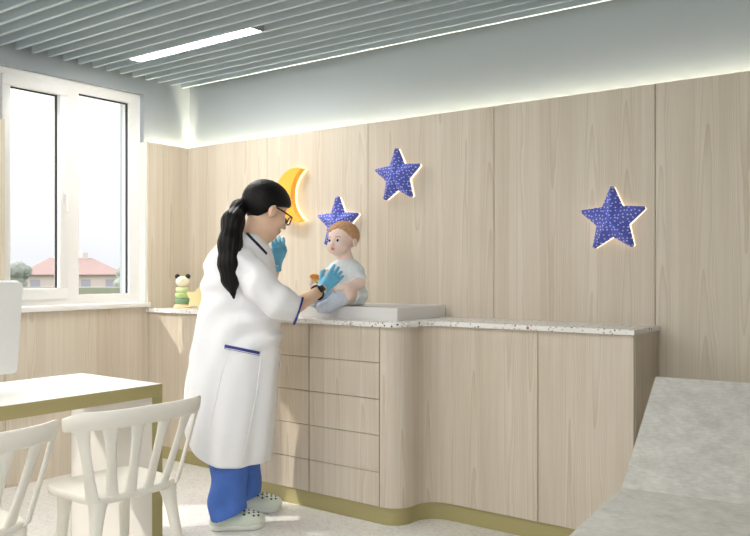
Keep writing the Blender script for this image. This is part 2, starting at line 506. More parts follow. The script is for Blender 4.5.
# ceiling slats hanging over the room
ordn = 'first second third fourth fifth sixth seventh eighth ninth tenth eleventh twelfth thirteenth fourteenth fifteenth sixteenth seventeenth eighteenth nineteenth twentieth'.split()
slat_me = None
for k in range(20):
    y = 3.584 - .0985 * k
    if slat_me is None:
        o = obj('ceiling_slat', bx(XU - XW + .001, 7.2, -.01, .01, 0, .12), M['slat']); slat_me = o.data
    else:
        o = bpy.data.objects.new('ceiling_slat', slat_me); C.objects.link(o)
    o.location = (XW, y, ZS)
    tag(o, 'long blue grey ceiling slat, %s from the wall with the star lamps' % ordn[k], 'ceiling slat', 'ceiling slats')

# linear lamps between two slats
lamp = tag(empty('ceiling_lamp', (-3.44, 2.944, ZS)), 'long white linear lamp glowing between the grey ceiling slats by the window', 'ceiling lamp', 'linear ceiling lamps')
bm = bmesh.new()
w = .0385
box(bm, -.52, .52, -w, w, .012, .06); box(bm, -.52, -.501, -w, w, .0, .012); box(bm, .501, .52, -w, w, 0, .012)
obj('housing', bm, M['lamp_body'], lamp)
obj('diffuser', bx(-.50, .50, -w + .001, w - .001, .002, .0118), M['lamp'], lamp)
def copy_tree(o, parent=None):
    c_ = o.copy(); C.objects.link(c_)
    if parent: c_.parent = parent
    for k in list(o.children): copy_tree(k, c_)
    return c_
# unseen lamps added further back along the ceiling as fill light
for k, (x, y) in enumerate(((-3.44, 1.368), (-1.5, 1.368), (-3.44, -.2), (-1.5, -.2), (.3, -.2))):
    l2 = copy_tree(lamp); l2.location = (x, y, ZS)
    l2['label'] = 'unseen linear ceiling lamp added for fill light, ' + ('over the chairs', 'over the middle of the room', 'far back along the window wall', 'far back in the middle of the room', 'far back at the couch end')[k]

# ================================================================== CABINETS
YF, YD = 3.27, 3.03     # faces of the shallow and the deep fronts
def arc(cx, cy, r, a0, a1, n=10):
    return [(cx + r * math.cos(math.radians(a0 + (a1 - a0) * k / n)), cy + r * math.sin(math.radians(a0 + (a1 - a0) * k / n))) for k in range(n + 1)]
def s_right(off=0.0):
    r1, r2 = .11 + off, .11 - off
    return arc(-2.20, YD + .11, r1, -90, 0) + arc(-1.98, YF - .11, r2, 180, 90)
def s_left(off=0.0):
    r1, r2 = .11 + off, .11 - off
    return arc(-3.35, YF - .11, r2, 90, 0) + arc(-3.13, YD + .11, r1, 180, 270)
XR = -1.083
def front_path(off=0.0, xe=0.0):
    return [(XW + .001, YF - off)] + s_left(off) + s_right(off) + [(XR + xe, YF - off)]

# plinth
pl = front_path(-.012, -.01) + [(XR - .01, YB - .002), (XW + .001, YB - .002)]
tag(obj('plinth', prism(pl, 0, .0835), M['olive'], smooth=True), 'olive green plinth following the wavy fronts of the wooden cabinets', 'plinth')
# worktop
wt = front_path(.022, .008) + [(XR + .008, YB - .001), (XW + .001, YB - .001)]
o = obj('worktop', prism(wt, ZC - .022, ZC), M['worktop'], bevel=.003, seg=2)
tag(o, 'white speckled terrazzo worktop running along the wall over the cabinets', 'worktop')

ZT, ZB = ZC - .0225, .084
def shell(name, path, x_back, parent, t=.018, mat=None):
    """curved front board from a face path"""
    inner = []
    n = len(path)
    for i, p in enumerate(path):
        a = path[max(0, i - 1)]; b_ = path[min(n - 1, i + 1)]
        d = Vector((b_[0] - a[0], b_[1] - a[1])).normalized(); nn = Vector((-d.y, d.x))
        inner.append((p[0] + nn.x * t, p[1] + nn.y * t))
    return obj(name, prism(path + inner[::-1], ZB, ZT - .002), mat or M['wood_cab'], parent, smooth=True, angle=30)
def carcass(parent, pts):
    obj('carcass', prism(pts, ZB, ZT), M['dark_gap'], parent)

# cabinet under the window side
c = tag(empty('base_cabinet', (0, 0, 0)), 'shallow pale wood base cabinet in the corner beside the window', 'cabinet')
carcass(c, [(XW + .001, YF + .02), (-3.36, YF + .02), (-3.27, YF - .02), (-3.23, YD + .12), (-3.13, YD + .021), (-3.093, YD + .02), (-3.093, YB - .002), (XW + .001, YB - .002)])
shell('door', [(XW + .002, YF), (-3.70, YF)], 0, c)
shell('door', [(-3.697, YF)] + s_left() + [(-3.094, YD)], 0, c)
# drawer cabinet
c = tag(empty('drawer_cabinet', (0, 0, 0)), 'pale wood drawer cabinet with ten plain drawers under the changing tray', 'cabinet')
carcass(c, [(-3.090, YD + .02), (-2.2105, YD + .02), (-2.2105, YB - .002), (-3.090, YB - .002)])
zs = [ZB, .246, .421, .593, .765, ZT - .001]
for xa, xb in ((-3.090, -2.652), (-2.648, -2.2105)):
    for z0, z1 in zip(zs, zs[1:]):
        obj('drawer', bx(xa + .0012, xb - .0012, YD, YD + .019, z0 + .0017, z1 - .0017), M['wood_cab'], c)
# curved cabinet
c = tag(empty('curved_cabinet', (0, 0, 0)), 'pale wood cabinet with wavy curved front right of the drawers', 'cabinet')
carcass(c, [(-2.2065, YD + .022), (-2.12, YD + .11), (-2.12, YF - .05), (-1.98, YF + .022), (-1.513, YF + .022), (-1.513, YB - .002), (-2.2065, YB - .002)])
shell('door', [(-2.2065, YD)] + s_right() + [(-1.5135, YF)], 0, c)
# end cabinet
c = tag(empty('end_cabinet', (0, 0, 0)), 'pale wood single door cabinet at the end of the row beside the grey couch', 'cabinet')
carcass(c, [(-1.5095, YF + .02), (XR - .021, YF + .02), (XR - .021, YB - .002), (-1.5095, YB - .002)])
shell('door', [(-1.5095, YF), (XR - .002, YF)], 0, c)
obj('side_panel', bx(XR - .019, XR, YF + .0205, YB - .002, ZB, ZT), M['wood_cab'], c)

# changing tray
t = tag(empty('changing_tray', (-2.58, 3.372, ZC)), 'white raised changing tray on the terrazzo worktop under the baby', 'changing tray')
bm = bmesh.new()
hx, hy = .39, .222
box(bm, -hx, hx, -hy, hy, 0.0005, .03)
for a in ((-hx, hx, -hy, -hy + .016), (-hx, hx, hy - .016, hy), (-hx, -hx + .016, -hy + .016, hy - .016), (hx - .016, hx, -hy + .016, hy - .016)):
    box(bm, *a, .03, .062)
bmesh.ops.remove_doubles(bm, verts=bm.verts, dist=1e-5)
obj('rim', bm, M['tray'], t)
obj('pad', bx(-hx + .017, hx - .017, -hy + .017, hy - .017, .0305, .060), M['pad'], t, bevel=.008, seg=3)

# ================================================================== WALL LAMPS
def star_pts(R, r, rot=0.0, blunt=.16):
    pts = []
    for k in range(5):
        a = PI / 2 + rot + k * 2 * PI / 5
        tip = Vector((math.cos(a), math.sin(a))) * R
        va = Vector((math.cos(a - PI / 5), math.sin(a - PI / 5))) * r
        vb = Vector((math.cos(a + PI / 5), math.sin(a + PI / 5))) * r
        pts += [tuple(va), tuple(tip.lerp(va, blunt)), tuple(tip.lerp(vb, blunt))]
    return pts
def star_body(R, r, rot, y_back, y_edge, y_mid, blunt=.13):
    """faceted star: flat sides and ridges rising to the middle; front faces -y"""
    bm = bmesh.new(); pts = star_pts(R, r, rot, blunt)
    back = [bm.verts.new((p[0], y_back, p[1])) for p in pts]; edge = [bm.verts.new((p[0], y_edge, p[1])) for p in pts]
    n = len(pts)
    bm.faces.new(back)
    mid = bm.verts.new((0, y_mid, 0))
    for i in range(n): bm.faces.new((back[i], back[(i + 1) % n], edge[(i + 1) % n], edge[i]))
    for k in range(5):
        a = PI / 2 + rot + k * 2 * PI / 5
        rt = bm.verts.new((math.cos(a) * R * .86, y_edge + (y_mid - y_edge) * .32, math.sin(a) * R * .86))
        v0, v1, v2, v3 = edge[3 * k], edge[3 * k + 1], edge[3 * k + 2], edge[(3 * k + 3) % n]
        bm.faces.new((v0, v1, rt)); bm.faces.new((v1, v2, rt)); bm.faces.new((v2, v3, rt))
        bm.faces.new((mid, v0, rt)); bm.faces.new((mid, rt, v3))
    return bm
def star_lamp(x, z, R, rot, label):
    s = tag(empty('star_lamp', (x, YB - .001, z)), label, 'wall lamp', 'blue star wall lamps')
    obj('shade', star_body(R, R * .46, rot, -.016, -.036, -.082), M['star'], s, bevel=.0015, seg=1)
    obj('backlight', prism(star_pts(R * .985, R * .47, rot, .12), -.0155, -.001, 'y'), M['star_halo'], s)
star_lamp(-1.281, 1.434, .167, math.radians(1), 'dotted blue star lamp alone at the right on the wood wall')
star_lamp(-2.481, 1.721, .164, math.radians(2), 'dotted blue star lamp hanging highest on the wood wall')
star_lamp(-2.902, 1.478, .166, math.radians(0), 'dotted blue star lamp on the wall behind the baby')

def crescent(R, r, dx, n=40):
    # outer circle at origin, inner circle shifted by dx; horns to +x
    x = (R * R - r * r + dx * dx) / (2 * dx); y = math.sqrt(R * R - x * x)
    a0 = math.atan2(y, x); b0 = math.atan2(y, x - dx)
    pts = [(R * math.cos(a0 + (2 * PI - 2 * a0) * k / n), R * math.sin(a0 + (2 * PI - 2 * a0) * k / n)) for k in range(n + 1)]
    inner = [(dx + r * math.cos(2 * PI - b0 - (2 * PI - 2 * b0) * k / n), r * math.sin(2 * PI - b0 - (2 * PI - 2 * b0) * k / n)) for k in range(1, n)]
    return pts + inner
mo = tag(empty('moon_lamp', (-3.205, YB - .001, 1.656)), 'yellow crescent moon lamp glowing on the wall by the woman\'s head', 'wall lamp')
obj('shade', prism(crescent(.163, .180, .142), -.06, -.018, 'y'), M['moon'], mo, bevel=.006, seg=3)
obj('backlight', prism(crescent(.160, .178, .141), -.0175, -.001, 'y'), M['moon_halo'], mo)

# ================================================================== TOYS ON THE WORKTOP
px_, py_ = -4.083, 3.42
t = tag(empty('stacking_toy', (px_, py_, ZC)), 'wooden panda stacking toy with green rings in the worktop corner', 'toy')
obj('base', lathe([(0, .0005), (.052, .0005), (.058, .006), (.056, .018), (.044, .026), (0, .026)]), M['toy_wood'], t, smooth=True)
def torus_prof(R, z0, h): 
    q = .011
    return [(0, z0)] + [(R - q + q * math.cos(a), z0 + q + q * math.sin(a)) for a in [(-PI / 2 + PI * k / 8) for k in range(5)]] + [(R - q + q * math.cos(a), z0 + h - q + q * math.sin(a)) for a in [PI * k / 8 for k in range(5)]] + [(0, z0 + h)]
for R, z0, h, mm in ((.051, .0262, .040, 'g3'), (.048, .0664, .036, 'g2'), (.044, .1026, .034, 'g1')):
    obj('ring', lathe(torus_prof(R, z0, h)), M[mm], t, smooth=True)
hd = obj('head', lathe([(0, .137)] + [(.045 * math.cos(a), .173 + .037 * math.sin(a)) for a in [(-PI / 2 + PI * k / 14) for k in range(1, 14)]] + [(0, .210)]), M['toy_cream'], t, smooth=True)
for s in (-1, 1):
    e = Vector((RT * (s * .034) + Vector((0, 0, .206))))
    obj('ear', lathe([(0, -.017)] + [(.017 * math.cos(a), .017 * math.sin(a)) for a in [(-PI / 2 + PI * k / 8) for k in range(1, 8)]] + [(0, .017)], 16, None, e), M['black'], hd, smooth=True)
t = obj('wooden_star', star_body(.084, .047, math.radians(-12), .012, -.012, -.014, .2), M['toy_star'], None, bevel=.003, seg=2)
t.location = (-3.915, 3.40, ZC + .067); t.rotation_euler = (0, 0, YAW + .1)
tag(t, 'small pale yellow wooden star beside the panda stacking toy', 'toy')

# ================================================================== TABLE, MONITOR
TX0, TX1, TY0, TY1, TZ = -3.19, -2.62, .35, 2.09, .74
t = tag(empty('table', ((TX0 + TX1) / 2, (TY0 + TY1) / 2, 0)), 'white table with olive green edges in front of the window', 'table')
ox, oy = t.location.x, t.location.y
obj('tabletop', bx(TX0 + .003 - ox, TX1 - .003 - ox, TY0 - oy, TY1 - oy, TZ - .05, TZ), M['white_lam'], t)
for x0, x1 in ((TX0, TX0 + .0028), (TX1 - .0028, TX1)):
    obj('edge_band', bx(x0 - ox, x1 - ox, TY0 - oy, TY1 - oy, TZ - .05, TZ - .0005), M['olive'], t)
for y0, y1 in ((TY0, TY0 + .05), (TY1 - .05, TY1)):
    p = obj('end_panel', bx(TX0 + .003 - ox, TX1 - .003 - ox, y0 - oy, y1 - oy, .0005, TZ - .0505), M['white_panel'], t)
    for x0, x1 in ((TX0, TX0 + .0028), (TX1 - .0028, TX1)):
        obj('edge_band', bx(x0 - ox, x1 - ox, y0 - oy, y1 - oy, .0005, TZ - .0505), M['olive'], p)
# monitor turned to the far side of the table
mt = tag(empty('monitor', (-2.93, 1.36, TZ)), 'white computer monitor seen from behind at the table end', 'monitor')
def rrect(w, h, r, n=6):
    out = []
    for cx, cy, a0 in ((w - r, h - r, 0), (-w + r, h - r, 90), (-w + r, -h + r, 180), (w - r, -h + r, 270)):
        out += [(cx + r * math.cos(math.radians(a0 + 90 * k / n)), cy + r * math.sin(math.radians(a0 + 90 * k / n))) for k in range(n + 1)]
    return out
rotm = Matrix.Rotation(math.radians(7), 4, 'Y')
bm = prism(rrect(.29, .178, .018), -.014, .014, 'x'); bmesh.ops.transform(bm, matrix=Matrix.Translation((0, 0, .243)) @ rotm, verts=bm.verts)
ca = obj('casing', bm, M['monitor'], mt, bevel=.004)
bm = prism(rrect(.28, .168, .01), -.0155, -.0142, 'x'); bmesh.ops.transform(bm, matrix=Matrix.Translation((0, 0, .243)) @ rotm, verts=bm.verts)
obj('screen', bm, M['screen'], mt)
bm = bx(.006, .03, -.035, .035, .012, .16); obj('neck', bm, M['monitor'], mt, bevel=.004)
obj('foot', bx(-.09, .09, -.10, .10, .0005, .0118), M['monitor'], mt, bevel=.003)

# ================================================================== CHAIRS
def make_chair(name):
    """low slatted-back chair; local -x is the front, origin on the floor under the seat"""
    ch = empty(name, (0, 0, 0))
    SZ = .46
    # seat, rounded trapezoid with a shallow dish
    n = 40; rings = []
    bm = bmesh.new()
    def outline(s):
        pts = []
        for k in range(n):
            a = 2 * PI * k / n; ca_, sa_ = math.cos(a), math.sin(a)
            e = .42
            x = math.copysign(abs(ca_) ** e, ca_) * .166; y = math.copysign(abs(sa_) ** e, sa_) * (.183 - .03 * x)
            pts.append((x * s, y * s))
        return pts
    levels = [(.93, SZ - .03), (.985, SZ - .026), (1.0, SZ - .012), (.985, SZ - .002), (.95, SZ), (.7, SZ - .004), (.35, SZ - .007)]
    for s, z in levels: rings.append([bm.verts.new((p[0], p[1], z)) for p in outline(s)])
    for A, B in zip(rings, rings[1:]):
        for k in range(n): bm.faces.new((A[k], A[(k + 1) % n], B[(k + 1) % n], B[k]))
    bm.faces.new(rings[0]); bm.faces.new(rings[-1])
    obj('seat', bm, M['chair'], ch, smooth=True, angle=60)
    # top rail: a curved band leaning back, its ends curling to the front
    def railp(s):   # s in -1..1
        y = .262 * math.sin(s * 1.18) / math.sin(1.18)
        x = .232 - .10 * abs(s) ** 3.0
        return Vector((x, y, 0))
    N = 28; bm = bmesh.new(); sec = []
    for k in range(N + 1):
        s = -1 + 2 * k / N; p = railp(s); q = railp(min(1, s + .01)) - railp(max(-1, s - .01)); q.normalize()
        nn = Vector((q.y, -q.x, 0))
        e = abs(s)
        hh = .031 * (1 - .25 * max(0, (e - .75) / .25) ** 2); zc = .722 - .012 * max(0, (e - .7) / .3) ** 2
        th = .011
        ring_ = []
        for j in range(10):
            a = 2 * PI * j / 10
            dz = math.copysign(abs(math.sin(a)) ** .6, math.sin(a)) * hh; dn = math.copysign(abs(math.cos(a)) ** .7, math.cos(a)) * th
            ring_.append(bm.verts.new(p + nn * (dn + dz * .14) + Vector((0, 0, zc + dz))))
        sec.append(ring_)
    for A, B in zip(sec, sec[1:]):
        for j in range(10): bm.faces.new((A[j], A[(j + 1) % 10], B[(j + 1) % 10], B[j]))
    bm.faces.new(sec[0]); bm.faces.new(sec[-1])
    obj('top_rail', bm, M['chair'], ch, smooth=True, angle=60)
    # six flat slats, flaring into the rail
    for k in range(6):
        s = -1 + 2 * k / 5
        p1 = railp(s * .80); p0 = Vector((.157 - .014 * abs(s) ** 2, s * .168, SZ - .012))
        top = Vector((p1.x - .002, p1.y, .705))
        pts = [p0.lerp(top, f) for f in (0, .08, .3, .55, .78, .92, 1.0)]
        wd = [.024, .021, .0180, .0170, .0195, .025, .032]
        q = railp(min(1, s * .8 + .02)) - railp(max(-1, s * .8 - .02)); q.normalize(); nn = Vector((q.y, -q.x, 0))
        bm = bmesh.new(); sec = []
        for p, w_ in zip(pts, wd):
            r_ = []
            for j in range(10):
                a = 2 * PI * j / 10
                r_.append(bm.verts.new(p + q * (math.copysign(abs(math.cos(a)) ** .7, math.cos(a)) * w_) + nn * (math.copysign(abs(math.sin(a)) ** .7, math.sin(a)) * .0075)))
            sec.append(r_)
        for A, B in zip(sec, sec[1:]):
            for j in range(10): bm.faces.new((A[j], A[(j + 1) % 10], B[(j + 1) % 10], B[j]))
        bm.faces.new(sec[0]); bm.faces.new(sec[-1])
        obj('slat', bm, M['chair'], ch, smooth=True, angle=60)
    # splayed, tapering legs with a flared head
    for sx in (-1, 1):
        for sy in (-1, 1):
            a = Vector((.126 if sx > 0 else -.105, sy * (.138 if sx > 0 else .118), SZ - .022)); b_ = Vector((.178 if sx > 0 else -.135, sy * (.205 if sx > 0 else .140), .0005))
            pts = [a.lerp(b_, f) for f in (0, .08, .2, .5, 1)]
            obj('leg', tube(pts, [.034, .026, .0205, .0175, .0125], 12), M['chair'], ch, smooth=True, angle=60)
    return ch
ch = make_chair('chair')
ch.location = (-2.41, 1.705, 0); ch.rotation_euler = (0, 0, math.radians(-2))
tag(ch, 'white slatted low-back chair nearest the woman, at the table corner', 'chair', 'white chairs at the table')
ch2 = copy_tree(ch); ch2.location = (-2.375, 1.115, 0); ch2.rotation_euler = (0, 0, math.radians(3))
ch2['label'] = 'white slatted low-back chair cut off by the left edge, farther from the woman'

# ================================================================== COUCH
cd = Vector((-.089, .996, 0)).normalized()
co = tag(empty('exam_couch', (-.55, 2.2, 0), math.atan2(-cd.x, cd.y)), 'grey upholstered examination couch with raised backrest', 'examination couch')
CW = .70
def couch_local(x, y, z): 
    v = Vector((x, y, z)) - Vector((-.55, 2.2, 0)); r = Matrix.Rotation(-co.rotation_euler[2], 3, 'Z'); return r @ v
fold = couch_local(-.881, 2.543, .5)
topc = couch_local(-.924, 3.03, .797)
def pad(name, y0, z0, y1, z1, th, x0, x1, parent, bev):
    bm = bx(0, 1, 0, 1, 0, 1)
    L_ = math.hypot(y1 - y0, z1 - z0); ang = math.atan2(z1 - z0, y1 - y0)
    for v in bm.verts:
        a = v.co.y * L_; h = (v.co.z - 1) * th
        v.co = Vector((x0 + (x1 - x0) * v.co.x, y0 + a * math.cos(ang) - h * math.sin(ang), z0 + a * math.sin(ang) + h * math.cos(ang)))
    return obj(name, bm, M['couch'], parent, bevel=bev, seg=4, angle=60)
fx = fold.x
pad('seat_pad', fold.y - 1.42, .5, fold.y - .004, .5, .09, fx, fx + CW, co, .007)
pad('backrest', fold.y - .012, .495, topc.y + .01, topc.z + .004, .09, fx, fx + CW, co, .004)
bm = bmesh.new()
box(bm, fx + .05, fx + CW - .05, fold.y - 1.36, fold.y + .02, .33, .408)
obj('frame', bm, M['couch_base'], co, bevel=.004)
for sx in (.07, CW - .13):
    for yy in (fold.y - 1.32, fold.y - .06):
        obj('leg', bx(fx + sx, fx + sx + .06, yy, yy + .06, .0005, .3295), M['couch_base'], co, bevel=.004)
bm = tube([(fx + CW / 2, fold.y - .02, .37), (fx + CW / 2, fold.y + .26, .565)], .018, 10)
obj('support_strut', bm, M['couch_base'], co, smooth=True)

# ================================================================== PEOPLE
def frame_at(u, t):
    p = FW * t + RT * ((u - 375) * t / FPX); return p
def local(u0, t0, zb):
    def f(u, v, d=0.0):
        """point of a figure from its outline in side view (u, v) and depth d, in the figure's own axes"""
        t = t0 + d
        return np.array([((u - 375) * t - (u0 - 375) * t0) / FPX, d, CAMZ - (v - VH) * t / FPX - zb])
    return f

def head_sdf(P, c, R, s, baby=False):
    p = ((P - c) @ R.T) / s
    y = p.copy(); y[..., 1] = np.abs(y[..., 1])
    if not baby:
        d = ell(p, (-.012, 0, .036), (.098, .077, .085))
        d = smin(d, ell(p, (.032, 0, -.035), (.060, .060, .082)), .03)
        d = smin(d, ell(p, (.056, 0, -.100), (.028, .026, .020)), .03)
        d = smin(d, ell(y, (.018, .040, -.068), (.04, .022, .032)), .03)
        d = smin(d, ell(y, (.058, .040, -.030), (.028, .022, .022)), .025)
        d = smax(d, -ell(y, (.098, .033, .000), (.017, .018, .013)), .016)
        d = smin(d, cap(p, (.088, 0, .002), (.111, 0, -.034), .007, .0105), .012)
        d = smin(d, ell(y, (.099, .012, -.037), (.010, .007, .007)), .006)
        d = smin(d, ell(p, (.088, 0, -.062), (.014, .022, .0065)), .006)
        d = smin(d, ell(p, (.085, 0, -.074), (.014, .019, .0070)), .006)
        d = smin(d, ell(y, (-.012, .086, -.010), (.019, .014, .033)), .003)
        d = smax(d, -ell(y, (-.006, .098, -.010), (.009, .008, .019)), .004)
    else:
        d = ell(p, (-.012, 0, .036), (.098, .086, .080))
        d = smin(d, ell(p, (.034, 0, -.024), (.056, .062, .058)), .03)
        d = smin(d, ell(p, (.058, 0, -.070), (.022, .024, .016)), .025)
        d = smin(d, ell(y, (.046, .040, -.040), (.032, .030, .028)), .025)
        d = smax(d, -ell(y, (.096, .032, .002), (.016, .019, .013)), .014)
        d = smin(d, cap(p, (.088, 0, -.006), (.099, 0, -.024), .006, .0095), .012)
        d = smin(d, ell(y, (.093, .009, -.026), (.009, .006, .006)), .006)
        d = smin(d, ell(p, (.087, 0, -.044), (.012, .016, .006)), .006)
        d = smin(d, ell(p, (.084, 0, -.055), (.012, .014, .006)), .006)
        d = smin(d, ell(y, (-.012, .092, -.008), (.017, .013, .027)), .004)
        d = smax(d, -ell(y, (-.006, .106, -.008), (.008, .008, .015)), .004)
    return d * s

def hand_sdf(P, o, X, Z, s=1.0, side=1, curl=.3, spread=.10, cuff=True, thumb_out=1.0):
    X = Vector(X).normalized(); Z = Vector(Z); Z = (Z - X * Z.dot(X)).normalized(); Y = Z.cross(X) * side
    R = np.array([X[:], Y[:], Z[:]])
    p = ((P - o) @ R.T) / s
    ys = (.027, .009, -.009, -.026); ln = (.064, .072, .066, .052)
    d = cap(p, (.0, .008, 0), (.055, .012, 0), .017, .016)
    for y in ys: d = smin(d, cap(p, (.012, y * .55, 0), (.082, y, .002), .015, .0125), .012)
    d = smin(d, ell(p, (.038, .022, -.010), (.034, .018, .016)), .012)
    for i, (y, l) in enumerate(zip(ys, ln)):
        a = 0.0; q = np.array((.080, y, .001)); sp = spread * (1.5 - i) * .8
        rr = .0098 if i < 3 else .0088
        for j, f in enumerate((.44, .31, .25)):
            a += curl * (.8, 1.0, .8)[j] * (1 + .14 * i)
            n = q + l * f * np.array((math.cos(a) * math.cos(sp), math.sin(sp) * math.cos(a), -math.sin(a)))
            d = smin(d, cap(p, q, n, rr, rr - .0008), .0035); q = n; rr -= .0008
    t0, t1, t2, t3 = (.016, .020, -.006), (.046, .020 + .026 * thumb_out, -.014), (.070, .024 + .034 * thumb_out, -.022), (.088, .022 + .036 * thumb_out, -.030)
    for a, b_, ra, rb in ((t0, t1, .015, .0125), (t1, t2, .0118, .0105), (t2, t3, .0105, .0092)):
        d = smin(d, cap(p, a, b_, ra, rb), .006)
    if cuff:
        q = p.copy(); q[..., 2] *= 1.2
        d = smin(d, cap(q, (-.030, 0, 0), (.004, 0, 0), .0360, .030), .012)
        d = np.maximum(d, -(p[..., 0] + .032))
    return d * s

def bbox(*pts, pad_=.1):
    A = np.array(pts); return A.min(0) - pad_, A.max(0) + pad_

def onto(bvh, f, uv):
    """points of a figure's own surface met when looking at it from the front side"""
    out = []
    for u, v in uv:
        a = Vector(f(u, v, -.9)); b_ = Vector(f(u, v, .4)); dr = (b_ - a).normalized()
        h = bvh.ray_cast(a, dr)
        if h[0] is not None: out.append((h[0], h[1]))
    return out

def strip(name, hits, w_, mat, parent, lift=.002, th=.0022):
    """ribbon sewn along a surface"""
    bm = bmesh.new(); secs = []
    for i, (p, n) in enumerate(hits):
        t = (hits[min(i + 1, len(hits) - 1)][0] - hits[max(i - 1, 0)][0]).normalized()
        s_ = n.cross(t).normalized()
        secs.append([bm.verts.new(p + s_ * a * w_ / 2 + n * b_) for a, b_ in ((-1, lift - th), (1, lift - th), (1, lift + th), (-1, lift + th))])
    for A, B in zip(secs, secs[1:]):
        for j in range(4): bm.faces.new((A[j], A[(j + 1) % 4], B[(j + 1) % 4], B[j]))
    bm.faces.new(secs[0]); bm.faces.new(secs[-1])
    return obj(name, bm, mat, parent, smooth=True, angle=50)

def face_parts(root, bvh, c, R, s, baby, iris_mat, brow_mat, gaze=(0, 0)):
    Rm = Matrix(R.tolist()).transposed()
    def toW(p): return Vector(c) + Rm @ (Vector(p) * s)
    fwd = Rm @ Vector((1, 0, 0))
    r = .0125 if not baby else .0128
    for sy in (-1, 1):
        ey = (.2, sy * (.033 if not baby else .031), .0 if not baby else .001)
        h = bvh.ray_cast(toW(ey), -fwd)
        if h[0] is None: continue
        cc = h[0] - fwd * r * s * .55
        prof = [(0, -r * s)] + [(r * s * math.cos(a), r * s * math.sin(a)) for a in [(-PI / 2 + PI * k / 10) for k in range(1, 10)]] + [(0, r * s)]
        e = obj('eye', lathe(prof, 16, None, cc), M['eye_white'], root, smooth=True)
        g = (fwd + Rm @ Vector((0, gaze[0], gaze[1]))).normalized()
        bm = bmesh.new(); bmesh.ops.create_uvsphere(bm, u_segments=14, v_segments=10, radius=r * s * (.74 if baby else .55))
        bmesh.ops.translate(bm, verts=bm.verts, vec=cc + g * r * s * .50)
        obj('iris', bm, iris_mat, e, smooth=True)
        pts = []
        for k in range(7):
            q = k / 6 - .5
            hh = bvh.ray_cast(toW((.2, ey[1] + q * .034, ey[2] + .019 + .004 * math.cos(q * 3))), -fwd)
            if hh[0] is not None: pts.append(hh[0] + fwd * .0005)
        if len(pts) > 3: obj('eyebrow', tube(pts, [.0012 * s] + [.0022 * s] * (len(pts) - 2) + [.001 * s], 6), brow_mat, root, smooth=True)

def paint_lips(me, c, R, s, zc, hw, hh):
    me.materials.append(M['lip'])
    for p in me.polygons:
        q = (R @ (np.array(p.center) - c)) / s
        if q[0] > .07 and (q[1] / hw) ** 2 + ((q[2] - zc) / hh) ** 2 < 1: p.material_index = 1

# ------------------------------------------------------------------ the doctor
U0, T0 = 237, 3.8
w = local(U0, T0, 0)
WP = frame_at(U0, T0)
hc = w(266.5, 211, .01)
yw, pt = math.radians(35), math.radians(22)
HR = rot_to((math.cos(yw) * math.cos(pt), math.sin(yw) * math.cos(pt), -math.sin(pt)))
HS = 1.05
def hp_(x, y, z): return hc + HS * (HR.T @ np.array((x, y, z)))
sh_r, el_r, wr_r = w(244, 266, -.12), w(291, 309, -.10), w(323, 289, .15)
sh_l, el_l, wr_l = w(256, 256, .15), w(264, 304, .27), w(275.5, 265, .20)
neck0, neck1 = hp_(-.022, 0, -.05), w(250, 246, .015)
foot_n, foot_f = w(210.0, 526, -.115), w(231, 509, .165)
def body_fn(P):
    d = head_sdf(P, hc, HR, HS)
    d = smin(d, cap(P, neck0, neck1, .051, .058), .03)
    d = smin(d, cap(P, neck1, w(242, 290, .02), .075, .11), .05)
    d = smin(d, cap(P, w(242, 290, .02), w(234, 375, .02), .11, .115), .05)
    d = smin(d, cap(P, sh_r, sh_l, .05, .05), .04)
    d = smin(d, chain(P, [sh_r, el_r, wr_r], [.042, .040, .0265], .015), .03)
    d = smin(d, chain(P, [sh_l, el_l, wr_l], [.048, .038, .0265], .015), .03)
    d = smin(d, chain(P, [w(231, 380, -.07), w(229, 450, -.10), w(225, 512, -.11)], [.085, .055, .038]), .03)
    d = smin(d, chain(P, [w(236, 380, .09), w(242, 450, .13), w(243, 500, .16)], [.085, .055, .038]), .03)
    return d
lo, hi = bbox(w(196, 520, -.25), w(330, 172, .36), pad_=.03)
me = sdf_mesh('person', body_fn, lo, hi, .0056)
body = link('person', me, M['skin'], None, True)
body.location = WP; body.rotation_euler = (0, 0, YAW)
tag(body, 'woman in white lab coat and blue gloves leaning over the worktop towards the baby', 'person')
paint_lips(me, hc, HR, HS, -.068, .021, .010)
bvh = BVHTree.FromPolygons([v.co for v in me.vertices], [p.vertices for p in me.polygons])
face_parts(body, bvh, hc, HR, HS, False, M['iris'], M['brow_dark'], (0, -.2))

# hair: smooth cap and a long ponytail
def hair_fn(P):
    p = ((P - hc) @ HR.T) / HS
    d = ell(p, (-.014, 0, .036), (.118, .096, .103))
    x, z, y = p[..., 0], p[..., 2], p[..., 1]
    zl = np.where(x > 0, .016 + .42 * x, .016 + 1.5 * x) - .25 * np.maximum(np.abs(y) - .075, 0)
    d = smax(d, (zl - z) * .7, .012)
    g = np.arctan2(y, z - .02)
    return d * HS + .0011 * np.sin(46 * g + 14 * x) + .0007 * np.sin(97 * g - 9 * x)
lo, hi = bbox(hc, pad_=.2)
bodyhair = link('hair', sdf_mesh('hair', hair_fn, lo, hi, .0045), M['hair'], body, True)
PT = [w(246, 203, 0), w(239, 208, -.05), w(233, 222, -.125), w(230, 244, -.18), w(229, 264, -.195), w(230.5, 280, -.19), w(234, 298, -.185)]
PR = [.030, .034, .049, .050, .046, .036, .006]
def pony_fn(P):
    d = chain(P, PT, PR, .03)
    Q = np.array(PT)[::-1]; z = P[..., 2]
    g = np.arctan2(P[..., 1] - np.interp(z, Q[:, 2], Q[:, 1]), P[..., 0] - np.interp(z, Q[:, 2], Q[:, 0]))
    return d + .0013 * np.sin(15 * g + 2 * np.sin(6 * z)) + .0008 * np.sin(34 * g + 9 * z)
